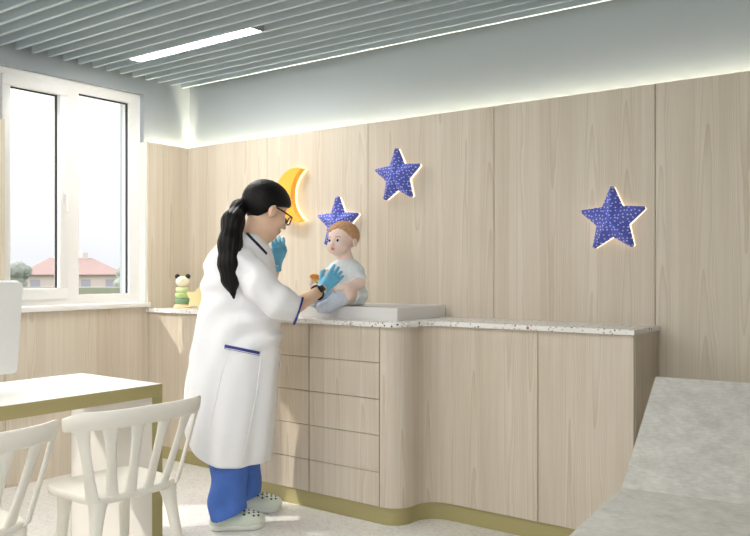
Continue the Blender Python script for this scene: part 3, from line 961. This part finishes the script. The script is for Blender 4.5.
lo, hi = bbox(*PT, pad_=.07)
pony = link('ponytail', sdf_mesh('ponytail', pony_fn, lo, hi, .0035), M['hair'], body, True)
tie = obj('hair_tie', tube([Vector(PT[0]).lerp(Vector(PT[1]), .45) + Vector((.0, math.cos(a) * .037, math.sin(a) * .037)) for a in [2 * PI * k / 18 for k in range(18)]], .006, 8, closed=True), M['black'], pony, smooth=True)

# glasses
gl = bmesh.new()
def gp(x, y, z): return Vector(hp_(x, y, z))
for s in (-1, 1):
    loop = []
    for k in range(20):
        a = 2 * PI * k / 20
        loop.append(gp(.113 - .010 * (abs(.034 * s + math.cos(a) * .026) / .06) ** 2, .034 * s + .026 * math.copysign(abs(math.cos(a)) ** .6, math.cos(a)), -.004 + .018 * math.copysign(abs(math.sin(a)) ** .7, math.sin(a))))
    tube(loop, .0036, 8, gl, closed=True)
    tube([gp(.104, s * .060, .004), gp(.09, s * .077, .006), gp(.04, s * .087, .010), gp(-.012, s * .0895, .012)], .0036, 8, gl)
tube([gp(.113, -.009, .0), gp(.116, 0, .003), gp(.113, .009, .0)], .0022, 8, gl)
obj('glasses', gl, M['black'], body, smooth=True)

# lab coat
prof = np.array([(230, 240, 257, .060), (236, 230, 263, .115), (244, 218, 268, .155), (254, 209, 271, .172), (266, 204, 274, .172), (288, 201, 279, .165), (302, 200, 280, .162),
                 (324, 196, 281, .165), (350, 191, 280, .175), (396, 184, 276, .195), (430, 182, 273, .212), (480, 180, 268, .222)], float)
pz_ = CAMZ - (prof[:, 0] - VH) * T0 / FPX
pa = (prof[:, 2] - prof[:, 1]) / 2 * T0 / FPX; pcx = ((prof[:, 1] + prof[:, 2]) / 2 - U0) * T0 / FPX
CUFF = w(298.5, 310.5, -.09)
cdir = np.array((.90, .12, -.30)); cdir /= np.linalg.norm(cdir)
SL = [w(240, 262, -.14), w(258, 283, -.165), w(273, 299, -.16), w(300, 311.5, -.09)]
SR = [.078, .080, .076, .063]
def coat_fn(P):
    x, y, z = P[..., 0], P[..., 1], P[..., 2]
    a = np.interp(-z, -pz_, pa); cx = np.interp(-z, -pz_, pcx); b_ = np.interp(-z, -pz_, prof[:, 3])
    th = np.arctan2((y - .02) / b_, (x - cx) / a)
    e = 2.25
    q = ((np.abs(x - cx) / a) ** e + (np.abs(y - .02) / b_) ** e) ** (1 / e)
    sk = np.clip((.85 - z) / .5, 0, 1)
    d = (q - 1) * np.minimum(a, b_) * .92
    d = d + sk * (.009 * np.sin(7 * th + 2.2 * z) + .004 * np.sin(13 * th - 3 * z + 1))
    d = smax(d, z - (CAMZ - (233 - VH) * T0 / FPX), .02)
    # the right sleeve ends in an open cuff
    s_ = chain(P, SL, SR, .02)
    s_ = s_ + .0060 * np.sin(60 * x + 26 * z + 2 * np.sin(30 * z)) * np.clip(1 - np.abs(x - .12) / .16, 0, 1)
    s_ = np.maximum(s_, (P - CUFF) @ cdir)
    d = smin(d, s_, .022)
    l_ = chain(P, [w(254, 256, .13), w(262, 300, .25), w(266, 304, .255)], [.072, .062, .055], .02)
    d = smin(d, l_, .03)
    # soft creases around the shoulder and the waist
    d = d + .0055 * np.sin(34 * z - 30 * x + 2.5 * np.sin(9 * x + 12 * z)) * np.clip((z - .7) / .2, 0, 1) * np.clip((1.36 - z) / .1, 0, 1)
    u = 237 + x * 208.7
    vh = 466 - .0185 * np.maximum(230 - u, 0) ** 2
    zh = CAMZ - (vh - VH) / 216.5
    return smax(d, zh - z, .006)
lo, hi = bbox(w(176, 470, -.26), w(306, 228, .36), pad_=.02)
cme = sdf_mesh('lab_coat', coat_fn, lo, hi, .0062)
coat = link('lab_coat', cme, M['coat'], body, True)
cb = BVHTree.FromPolygons([v.co for v in cme.vertices], [p.vertices for p in cme.polygons])
def lerp_uv(pts, n):
    out = []
    for (a, b_) in zip(pts, pts[1:]):
        for k in range(n): out.append((a[0] + (b_[0] - a[0]) * k / n, a[1] + (b_[1] - a[1]) * k / n))
    return out + [pts[-1]]
h = onto(cb, w, lerp_uv([(224.5, 346.5), (259, 353.5)], 12)); strip('pocket_trim', h, .019, M['navy'], coat, .003)
h = onto(cb, w, lerp_uv([(224.5, 347.8), (258.5, 354.6)], 12)); strip('pocket_slit', h, .003, M['coat'], coat, .0055, .001)
h = onto(cb, w, lerp_uv([(247, 233.5), (252, 239), (258, 245), (266.5, 254)], 5)); strip('collar_trim', h, .013, M['collar_navy'], coat, .002)
for pts in ([(243, 300), (236, 330), (222, 372), (209, 430)], [(262, 352), (257, 392), (248, 436), (242, 464)]):
    h = onto(cb, w, lerp_uv(pts, 10)); strip('seam', h, .005, M['coat'], coat, .0015, .0015)
# collar standing round the neck
cl = []
for k in range(25):
    a = PI * (.10 + 1.55 * k / 24) + .4
    cl.append(Vector(neck1) + Vector((math.cos(a) * .066 + .012, math.sin(a) * .066, .045 - .012 * math.cos(a))))
obj('collar', tube(cl, .017, 10, flat=(.45, 1.25)), M['coat'], coat, smooth=True)
# navy cuff ring
e1 = np.cross(cdir, (0, 1, 0)); e1 /= np.linalg.norm(e1); e2 = np.cross(cdir, e1)
cpt = SL[3] + cdir * ((CUFF - SL[3]) @ cdir)
obj('cuff_trim', tube([Vector(cpt + (e1 * math.cos(a) + e2 * math.sin(a)) * .0655) for a in [2 * PI * k / 36 for k in range(36)]], .0048, 8, closed=True, flat=(1.0, 1.0)), M['navy'], coat, smooth=True)

# trousers
def trouser_fn(P):
    x, y, z = P[..., 0], P[..., 1], P[..., 2]
    n_ = chain(P, [w(231, 420, -.07), w(228, 455, -.098), w(227.3, 522, -.108)], [.070, .083, .0855], .02)
    f_ = chain(P, [w(238, 420, .07), w(243, 455, .13), w(244, 510, .165)], [.070, .085, .083], .02)
    zn = .040 + .055 * np.clip((x + .12) / .17, 0, 1) ** 1.5 + 0 * y
    zf = .045 + .06 * np.clip((x + .05) / .17, 0, 1)
    wr = .0045 * np.sin(38 * x + 12 * z + 2 * np.sin(13 * z + 10 * x)) + .005 * np.sin(32 * z - 30 * x + 20 * y)
    n_ = smax(n_ + wr, zn - z, .006); f_ = smax(f_ + wr, zf - z, .006)
    d = smin(n_, f_, .012)
    return np.maximum(d, z - .44)
lo, hi = bbox(w(205, 525, -.2), w(265, 392, .27), pad_=.03)
link('scrub_trousers', sdf_mesh('scrub_trousers', trouser_fn, lo, hi, .006), M['scrub'], body, True)

# clogs
def clog(o, ang, parent):
    X = np.array((math.cos(ang), math.sin(ang), 0)); Y = np.array((-math.sin(ang), math.cos(ang), 0)); Rr = np.array([X, Y, (0, 0, 1)])
    o = np.array((o[0], o[1], 0.0))
    def up(P):
        p = (P - o) @ Rr.T
        d = ell(p, (.182, .0, .034), (.073, .053, .044))
        d = smin(d, ell(p, (.110, 0, .040), (.085, .043, .052)), .03)
        d = smin(d, ell(p, (.045, 0, .036), (.050, .042, .040)), .03)
        return np.maximum(d, .020 - p[..., 2])
    def so(P):
        p = (P - o) @ Rr.T; q = p.copy(); q[..., 2] = 0
        d2 = smin(cap(q, (.042, 0, 0), (.12, 0, 0), .044, .041), cap(q, (.12, 0, 0), (.192, 0, 0), .041, .056), .03)
        dz = np.abs(p[..., 2] - .0125) - .012
        return smax(d2, dz, .008)
    lo, hi = bbox(o + X * -.02 - .08, o + X * .27 + .08, pad_=.01); lo[2] = -.02; hi[2] = .12
    me = sdf_mesh('clog', up, lo, hi, .004); c_ = link('clog', me, M['clog'], parent, True)
    link('sole', sdf_mesh('sole', so, lo, hi, .004), M['clog_sole'], c_, True)
    bv = BVHTree.FromPolygons([v.co for v in me.vertices], [p.vertices for p in me.polygons])
    bm = bmesh.new()
    for i, fx_ in enumerate((.135, .157, .179, .201, .222)):
        for yy in ((-.027, -.009, .009, .027) if i % 2 == 0 else (-.036, -.018, 0, .018, .036)):
            q = Vector(o + X * fx_ + Y * yy); q.z = .2
            h = bv.ray_cast(q, Vector((0, 0, -1)))
            if h[0] is None or h[1].z < .25: continue
            mt_ = Matrix.Translation(h[0]) @ h[1].to_track_quat('Z', 'Y').to_matrix().to_4x4() @ Matrix.Diagonal((1, 1, .25, 1))
            bmesh.ops.create_uvsphere(bm, u_segments=10, v_segments=6, radius=.0056, matrix=mt_)
    obj('vent_hole', bm, M['black'], c_, smooth=True)
    rv = bmesh.new()
    mt_ = Matrix.Translation(Vector(o + X * .07 - Y * .040 + np.array((0, 0, .036)))) @ Matrix.Rotation(ang, 4, 'Z') @ Matrix.Diagonal((1, .35, 1, 1))
    bmesh.ops.create_uvsphere(rv, u_segments=12, v_segments=8, radius=.0095, matrix=mt_)
    obj('rivet', rv, M['black'], c_, smooth=True)
clog(foot_n, math.radians(9), body)
clog(foot_f, math.radians(6), body)

# gloves
gx = w(345, 264, .22) - wr_r
gl_r = link('glove', sdf_mesh('glove', lambda P: hand_sdf(P, wr_r, gx, (.12, -1, .10), 1.0, 1, .16, .13), *bbox(wr_r, wr_r + gx * 1.1, pad_=.09), .003), M['glove'], body, True)
gxl = w(280, 234, .17) - wr_l
gl_l = link('glove', sdf_mesh('glove', lambda P: hand_sdf(P, wr_l + gxl * .02, gxl, (.45, -.89, .0), .98, -1, .34, .09, True, .7), *bbox(wr_l, wr_l + gxl, pad_=.09), .003), M['glove'], body, True)

# wristwatch on the reaching arm
fd = (wr_r - el_r); fd /= np.linalg.norm(fd)
wc = wr_r - fd * .052
f1 = np.cross(fd, (0, 0, 1)); f1 /= np.linalg.norm(f1); f2 = np.cross(f1, fd)
wa = obj('watch', tube([Vector(wc + (f1 * math.cos(a) + f2 * math.sin(a)) * .0335) for a in [2 * PI * k / 30 for k in range(30)]], .009, 8, closed=True, flat=(1.0, .45)), M['watch'], body, smooth=True)
bm = bx(-.020, .020, -.016, .016, 0, .010)
nrm = f1 * .75 * (1 if f1[1] < 0 else -1) + f2 * .55; nrm /= np.linalg.norm(nrm)
tx = np.cross(nrm, fd)
mt_ = Matrix([(fd[i], tx[i], nrm[i]) for i in range(3)]).to_4x4(); mt_.translation = Vector(wc + nrm * .029)
bmesh.ops.transform(bm, matrix=mt_, verts=bm.verts)
obj('watch_face', bm, M['black'], wa, bevel=.003)

# ------------------------------------------------------------------ the baby
U1, T1, ZB1 = 350, 4.2, ZC + .062
b_l = local(U1, T1, ZB1)
BP = frame_at(U1, T1)
bc = b_l(342.0, 241.5, -.03)
ps = math.radians(36)
BR = rot_to((-math.sin(ps), -math.cos(ps), .03)); BS = .86
bsh_n, bel_n, bwr_n = b_l(356.5, 271, -.05), b_l(359.5, 283, -.105), b_l(346, 287, -.185)
bsh_f, bel_f, bwr_f = b_l(337, 269, .0), b_l(327, 276, -.06), b_l(319, 279, -.11)
leg_n = [b_l(356, 296, -.03), b_l(345, 294.5, -.15), b_l(328, 306, -.20)]
leg_f = [b_l(344, 296, .0), b_l(332, 292, -.12), b_l(318, 302, -.155)]
ft_n, ft_f = b_l(321.5, 307.5, -.225), b_l(312.5, 301, -.19)
def torso(P):
    d = ell(P, b_l(351, 291, -.005), (.074, .076, .080))
    d = smin(d, ell(P, b_l(347.5, 274, -.01), (.066, .060, .072)), .04)
    return smin(d, cap(P, bsh_n, bsh_f, .031, .031), .03)
def bleg(P, k=0.0):
    d = chain(P, leg_n, [.052 + k, .046 + k, .030 + k], .015)
    d = smin(d, cap(P, leg_n[2], ft_n, .029 + k, .024 + k), .01)
    e = chain(P, leg_f, [.050 + k, .044 + k, .029 + k], .015)
    e = smin(e, cap(P, leg_f[2], ft_f, .028 + k, .023 + k), .01)
    return np.minimum(d, e)
def baby_fn(P):
    d = head_sdf(P, bc, BR, BS, True)
    d = smin(d, cap(P, bc + BR.T @ np.array((-.012, 0, -.05)), b_l(347, 266, -.01), .040, .045), .02)
    d = smin(d, torso(P), .02)
    d = smin(d, chain(P, [bsh_n, bel_n, bwr_n], [.031, .029, .021], .012), .02)
    d = smin(d, chain(P, [bsh_f, bel_f, bwr_f], [.033, .029, .021], .012), .02)
    d = smin(d, bleg(P), .02)
    d = smin(d, hand_sdf(P, bwr_n, b_l(334, 288.5, -.20) - bwr_n, (-.1, -.6, .75), .50, -1, .35, .08, False), .006)
    d = smin(d, hand_sdf(P, bwr_f, b_l(312, 281, -.14) - bwr_f, (-.2, -.7, .6), .50, 1, .55, .06, False), .006)
    return smax(d, .002 - P[..., 2] - np.where(.593 * P[..., 0] + .805 * P[..., 1] < -.158, .2, 0), .004)
lo, hi = bbox(b_l(308, 312, -.27), b_l(368, 218, .1), pad_=.03)
bme = sdf_mesh('person', baby_fn, lo, hi, .0036)
baby = link('person', bme, M['baby_skin'], None, True)
baby.location = BP + Vector((0, 0, ZB1)); baby.rotation_euler = (0, 0, YAW)
tag(baby, 'baby with light hair in a pale outfit sitting on the changing tray', 'baby')
paint_lips(bme, bc, BR, BS, -.0495, .0155, .0095)
bvh = BVHTree.FromPolygons([v.co for v in bme.vertices], [p.vertices for p in bme.polygons])
face_parts(baby, bvh, bc, BR, BS, True, M['iris'], M['brow'], (-.25, .05))
def bhair(P):
    p = ((P - bc) @ BR.T) / BS
    d = ell(p, (-.015, 0, .038), (.106, .0945, .0895))
    x, y, z = p[..., 0], p[..., 1], p[..., 2]
    zl = np.where(x > 0, .020 + .62 * x + .012 * np.sin(45 * y), .020 + .75 * x)
    d = smax(d, (zl - z) * .8, .008)
    return d * BS + .0015 * np.sin(240 * y + 60 * x + 3 * np.sin(50 * z)) + .001 * np.sin(150 * x + 200 * z)
link('hair', sdf_mesh('hair', bhair, *bbox(bc, pad_=.15), .0034), M['baby_hair'], baby, True)
def onesie(P):
    d = torso(P) - .008
    d = smin(d, cap(P, bsh_n, bsh_n + (bel_n - bsh_n) * .55, .038, .042), .02)
    d = smin(d, cap(P, bsh_f, bsh_f + (bel_f - bsh_f) * .55, .037, .041), .02)
    d = smin(d, cap(P, leg_n[0], leg_n[0] + (leg_n[1] - leg_n[0]) * .35, .060, .058), .02)
    d = smin(d, cap(P, leg_f[0], leg_f[0] + (leg_f[1] - leg_f[0]) * .35, .058, .056), .02)
    d = d + .0022 * np.sin(70 * P[..., 0] + 40 * P[..., 2] + 2 * np.sin(40 * P[..., 2]))
    d = smin(d, cap(P, b_l(347.5, 266, -.01), b_l(345, 261, -.015), .056, .047), .02)
    d = smax(d, P[..., 2] - (CAMZ - (259.5 - VH) * T1 / FPX - ZB1), .01)
    return np.maximum(d, .0008 - P[..., 2])
ome = sdf_mesh('bodysuit', onesie, lo, hi, .004)
suit = link('bodysuit', ome, M['onesie'], baby, True)
def ring_on(name, a, b_, f, r, th, mat, parent, wav=0):
    c_ = a + (b_ - a) * f; ax = (b_ - a) / np.linalg.norm(b_ - a); u_ = np.cross(ax, (0, 0, 1)); u_ /= np.linalg.norm(u_); v_ = np.cross(ax, u_)
    pts = [Vector(c_ + (u_ * math.cos(t) + v_ * math.sin(t)) * (r + wav * math.sin(9 * t)) + ax * wav * math.cos(9 * t)) for t in [2 * PI * k / 54 for k in range(54)]]
    return obj(name, tube(pts, th, 8, closed=True), mat, parent, smooth=True)
ring_on('lace_hem', leg_n[0], leg_n[1], .62, .050, .0055, M['lace'], suit, .003)
ring_on('sleeve_trim', bsh_n, bel_n, .72, .037, .0045, M['lace'], suit)
for L_, F_ in ((leg_n, ft_n), (leg_f, ft_f)):
    def sk(P, L_=L_, F_=F_):
        a = L_[1] + (L_[2] - L_[1]) * .18
        d = cap(P, L_[1], L_[2], .0492, .0345); d = smin(d, cap(P, L_[2], F_, .0335, .0290), .012)
        d = smin(d, cap(P, a + (L_[2] - L_[1]) * .02, a + (L_[2] - L_[1]) * .08, .048, .047), .004)
        ax = (L_[2] - L_[1]) / np.linalg.norm(L_[2] - L_[1])
        d = np.maximum(d, -((P - a) @ ax))
        return d + .0012 * np.sin(380 * ((P - a) @ ax))
    link('sock', sdf_mesh('sock', sk, *bbox(*L_[1:], F_, pad_=.07), .0035), M['sock'], baby, True)

# toy in the baby's hand
ty = tag(empty('rattle', (BP.x, BP.y, ZB1), YAW), 'small orange and yellow rattle held in the baby\'s hand', 'toy')
q0, q1, q2 = b_l(313.5, 276.5, -.15), b_l(317, 279.5, -.148), b_l(322, 284, -.145)
link('head', sdf_mesh('head', lambda P: smin(ell(P, q0, (.021, .018, .013)), ell(P, q0 + np.array((.018, 0, -.004)), (.014, .014, .014)), .006), *bbox(q0, pad_=.05), .003), M['toy_orange'], ty, True)
link('handle', sdf_mesh('handle', lambda P: chain(P, [q1, q2], [.010, .013]), *bbox(q1, q2, pad_=.03), .003), M['toy_yellow'], ty, True)



# ================================================================== OUTSIDE
GZ = -3.0
struct(obj('ground', bx(-160, -4.9, -60, 160, GZ - .2, GZ), M['grass']))
def house(x, y, w_, d_, eave, ridge, rz, label):
    h = tag(empty('house', (x, y, GZ), rz), label, 'house')
    bd = obj('wall', bx(-w_ / 2, w_ / 2, -d_ / 2, d_ / 2, .01, eave), M['house'], h)
    o_ = .5; e = eave + .01; rr = ridge
    bm = bmesh.new()
    vs = [bm.verts.new(p) for p in ((-w_ / 2 - o_, -d_ / 2 - o_, e), (w_ / 2 + o_, -d_ / 2 - o_, e), (w_ / 2 + o_, d_ / 2 + o_, e), (-w_ / 2 - o_, d_ / 2 + o_, e), (-w_ / 2 + d_ / 2, 0, rr), (w_ / 2 - d_ / 2, 0, rr))]
    for f in ((0, 1, 2, 3), (0, 1, 5, 4), (2, 3, 4, 5), (1, 2, 5), (3, 0, 4)): bm.faces.new([vs[i] for i in f])
    obj('roof', bm, M['roof'], h)
    obj('chimney', bx(w_ * .12, w_ * .12 + .6, -.3, .3, ridge - .8, ridge + .7), M['house'], h)
    nwin = max(3, int(w_ / 2.6))
    for k in range(nwin):
        xx = -w_ / 2 + (k + .5) * w_ / nwin
        obj('window', bx(xx - .55, xx + .55, -d_ / 2 - .05, -d_ / 2 - .005, eave - 1.9, eave - .6), M['house_win'], h)
    return h
def away(u, dist):
    s = (u - 375) / FPX; return FW.x * dist + RT.x * s * dist, FW.y * dist + RT.y * s * dist
x, y = away(71, 100); house(x, y, 11.5, 6.5, 3.75, 5.85, YAW + .45, 'hazy long house with a red hipped roof seen through the window')
def tree(u, dist, h, r, label, seed):
    rnd = random.Random(seed); x, y = away(u, dist)
    t = tag(empty('tree', (x, y, GZ)), label, 'tree', 'trees beyond the window')
    bm = bmesh.new()
    for k in range(9):
        a = rnd.uniform(0, 2 * PI); q = rnd.uniform(0, r * .6)
        mtx = Matrix.Translation((math.cos(a) * q, math.sin(a) * q, h - r + rnd.uniform(-r * .8, r * .5))) @ Matrix.Scale(rnd.uniform(.4, .62), 4)
        res = bmesh.ops.create_icosphere(bm, subdivisions=3, radius=r, matrix=mtx)
        for v in res['verts']: v.co += v.normal * rnd.uniform(-.06, .06) * r
    obj('crown', bm, M['leaf'], t, smooth=True)
    obj('trunk', tube([(0, 0, .01), (0, 0, h - r)], [.22, .14], 8), M['bark'], t, smooth=True)
tree(16, 85, 5.6, 1.7, 'hazy round tree left of the far red roofed house', 1)
tree(127, 80, 5.1, 1.5, 'hazy round tree right of the far red roofed house', 2)
bm = bmesh.new()
a_, b_ = away(-60, 46), away(190, 46)
hp = [(a_[0], a_[1]), (b_[0], b_[1]), (b_[0] - 1, b_[1] + 1), (a_[0] - 1, a_[1] + 1)]
hg = obj('hedge', prism(hp, GZ + .01, GZ + 3.25, bm=bm), M['grass']); tag(hg, 'long clipped hedge in front of the far red roofed house', 'hedge')

# ================================================================== LIGHT
w_ = bpy.data.worlds.new('sky'); bpy.context.scene.world = w_; w_.use_nodes = True
nt = w_.node_tree; bg = nt.nodes['Background']
tc = nt.nodes.new('ShaderNodeTexCoord'); sp = nt.nodes.new('ShaderNodeSeparateXYZ'); nt.links.new(tc.outputs['Generated'], sp.inputs[0])
rp = nt.nodes.new('ShaderNodeValToRGB'); nt.links.new(sp.outputs[2], rp.inputs[0])
rp.color_ramp.elements[0].position = 0.0; rp.color_ramp.elements[0].color = (.19, .195, .205, 1)
rp.color_ramp.elements[1].position = .6; rp.color_ramp.elements[1].color = (1, 1, 1, 1)
el_ = rp.color_ramp.elements.new(.10); el_.color = (.235, .238, .245, 1)
el_ = rp.color_ramp.elements.new(.26); el_.color = (.33, .33, .335, 1)
el_ = rp.color_ramp.elements.new(.36); el_.color = (.8, .8, .8, 1)
nt.links.new(rp.outputs[0], bg.inputs[0]); bg.inputs[1].default_value = 2.4
sd = bpy.data.lights.new('sun', 'SUN'); sd.energy = 1.4; sd.angle = math.radians(.8); sd.color = (1, .96, .9)
so = bpy.data.objects.new('sun', sd); C.objects.link(so)
so.rotation_euler = Vector((.8, .75, -.86)).to_track_quat('-Z', 'Y').to_euler()

# ================================================================== CAMERA
cam = bpy.data.cameras.new('camera'); cam.sensor_width = 36; cam.lens = FPX / 750 * 36; cam.shift_y = 3 / 750; cam.clip_end = 500
cobj = bpy.data.objects.new('camera', cam); C.objects.link(cobj)
cobj.location = (0, 0, CAMZ); cobj.rotation_euler = (PI / 2, 0, YAW)
sc = bpy.context.scene; sc.camera = cobj
sc.view_settings.view_transform = 'Standard'; sc.view_settings.look = 'None'
sc.view_settings.gamma = 1; sc.view_settings.use_curve_mapping = False; sc.view_settings.exposure = 1.0
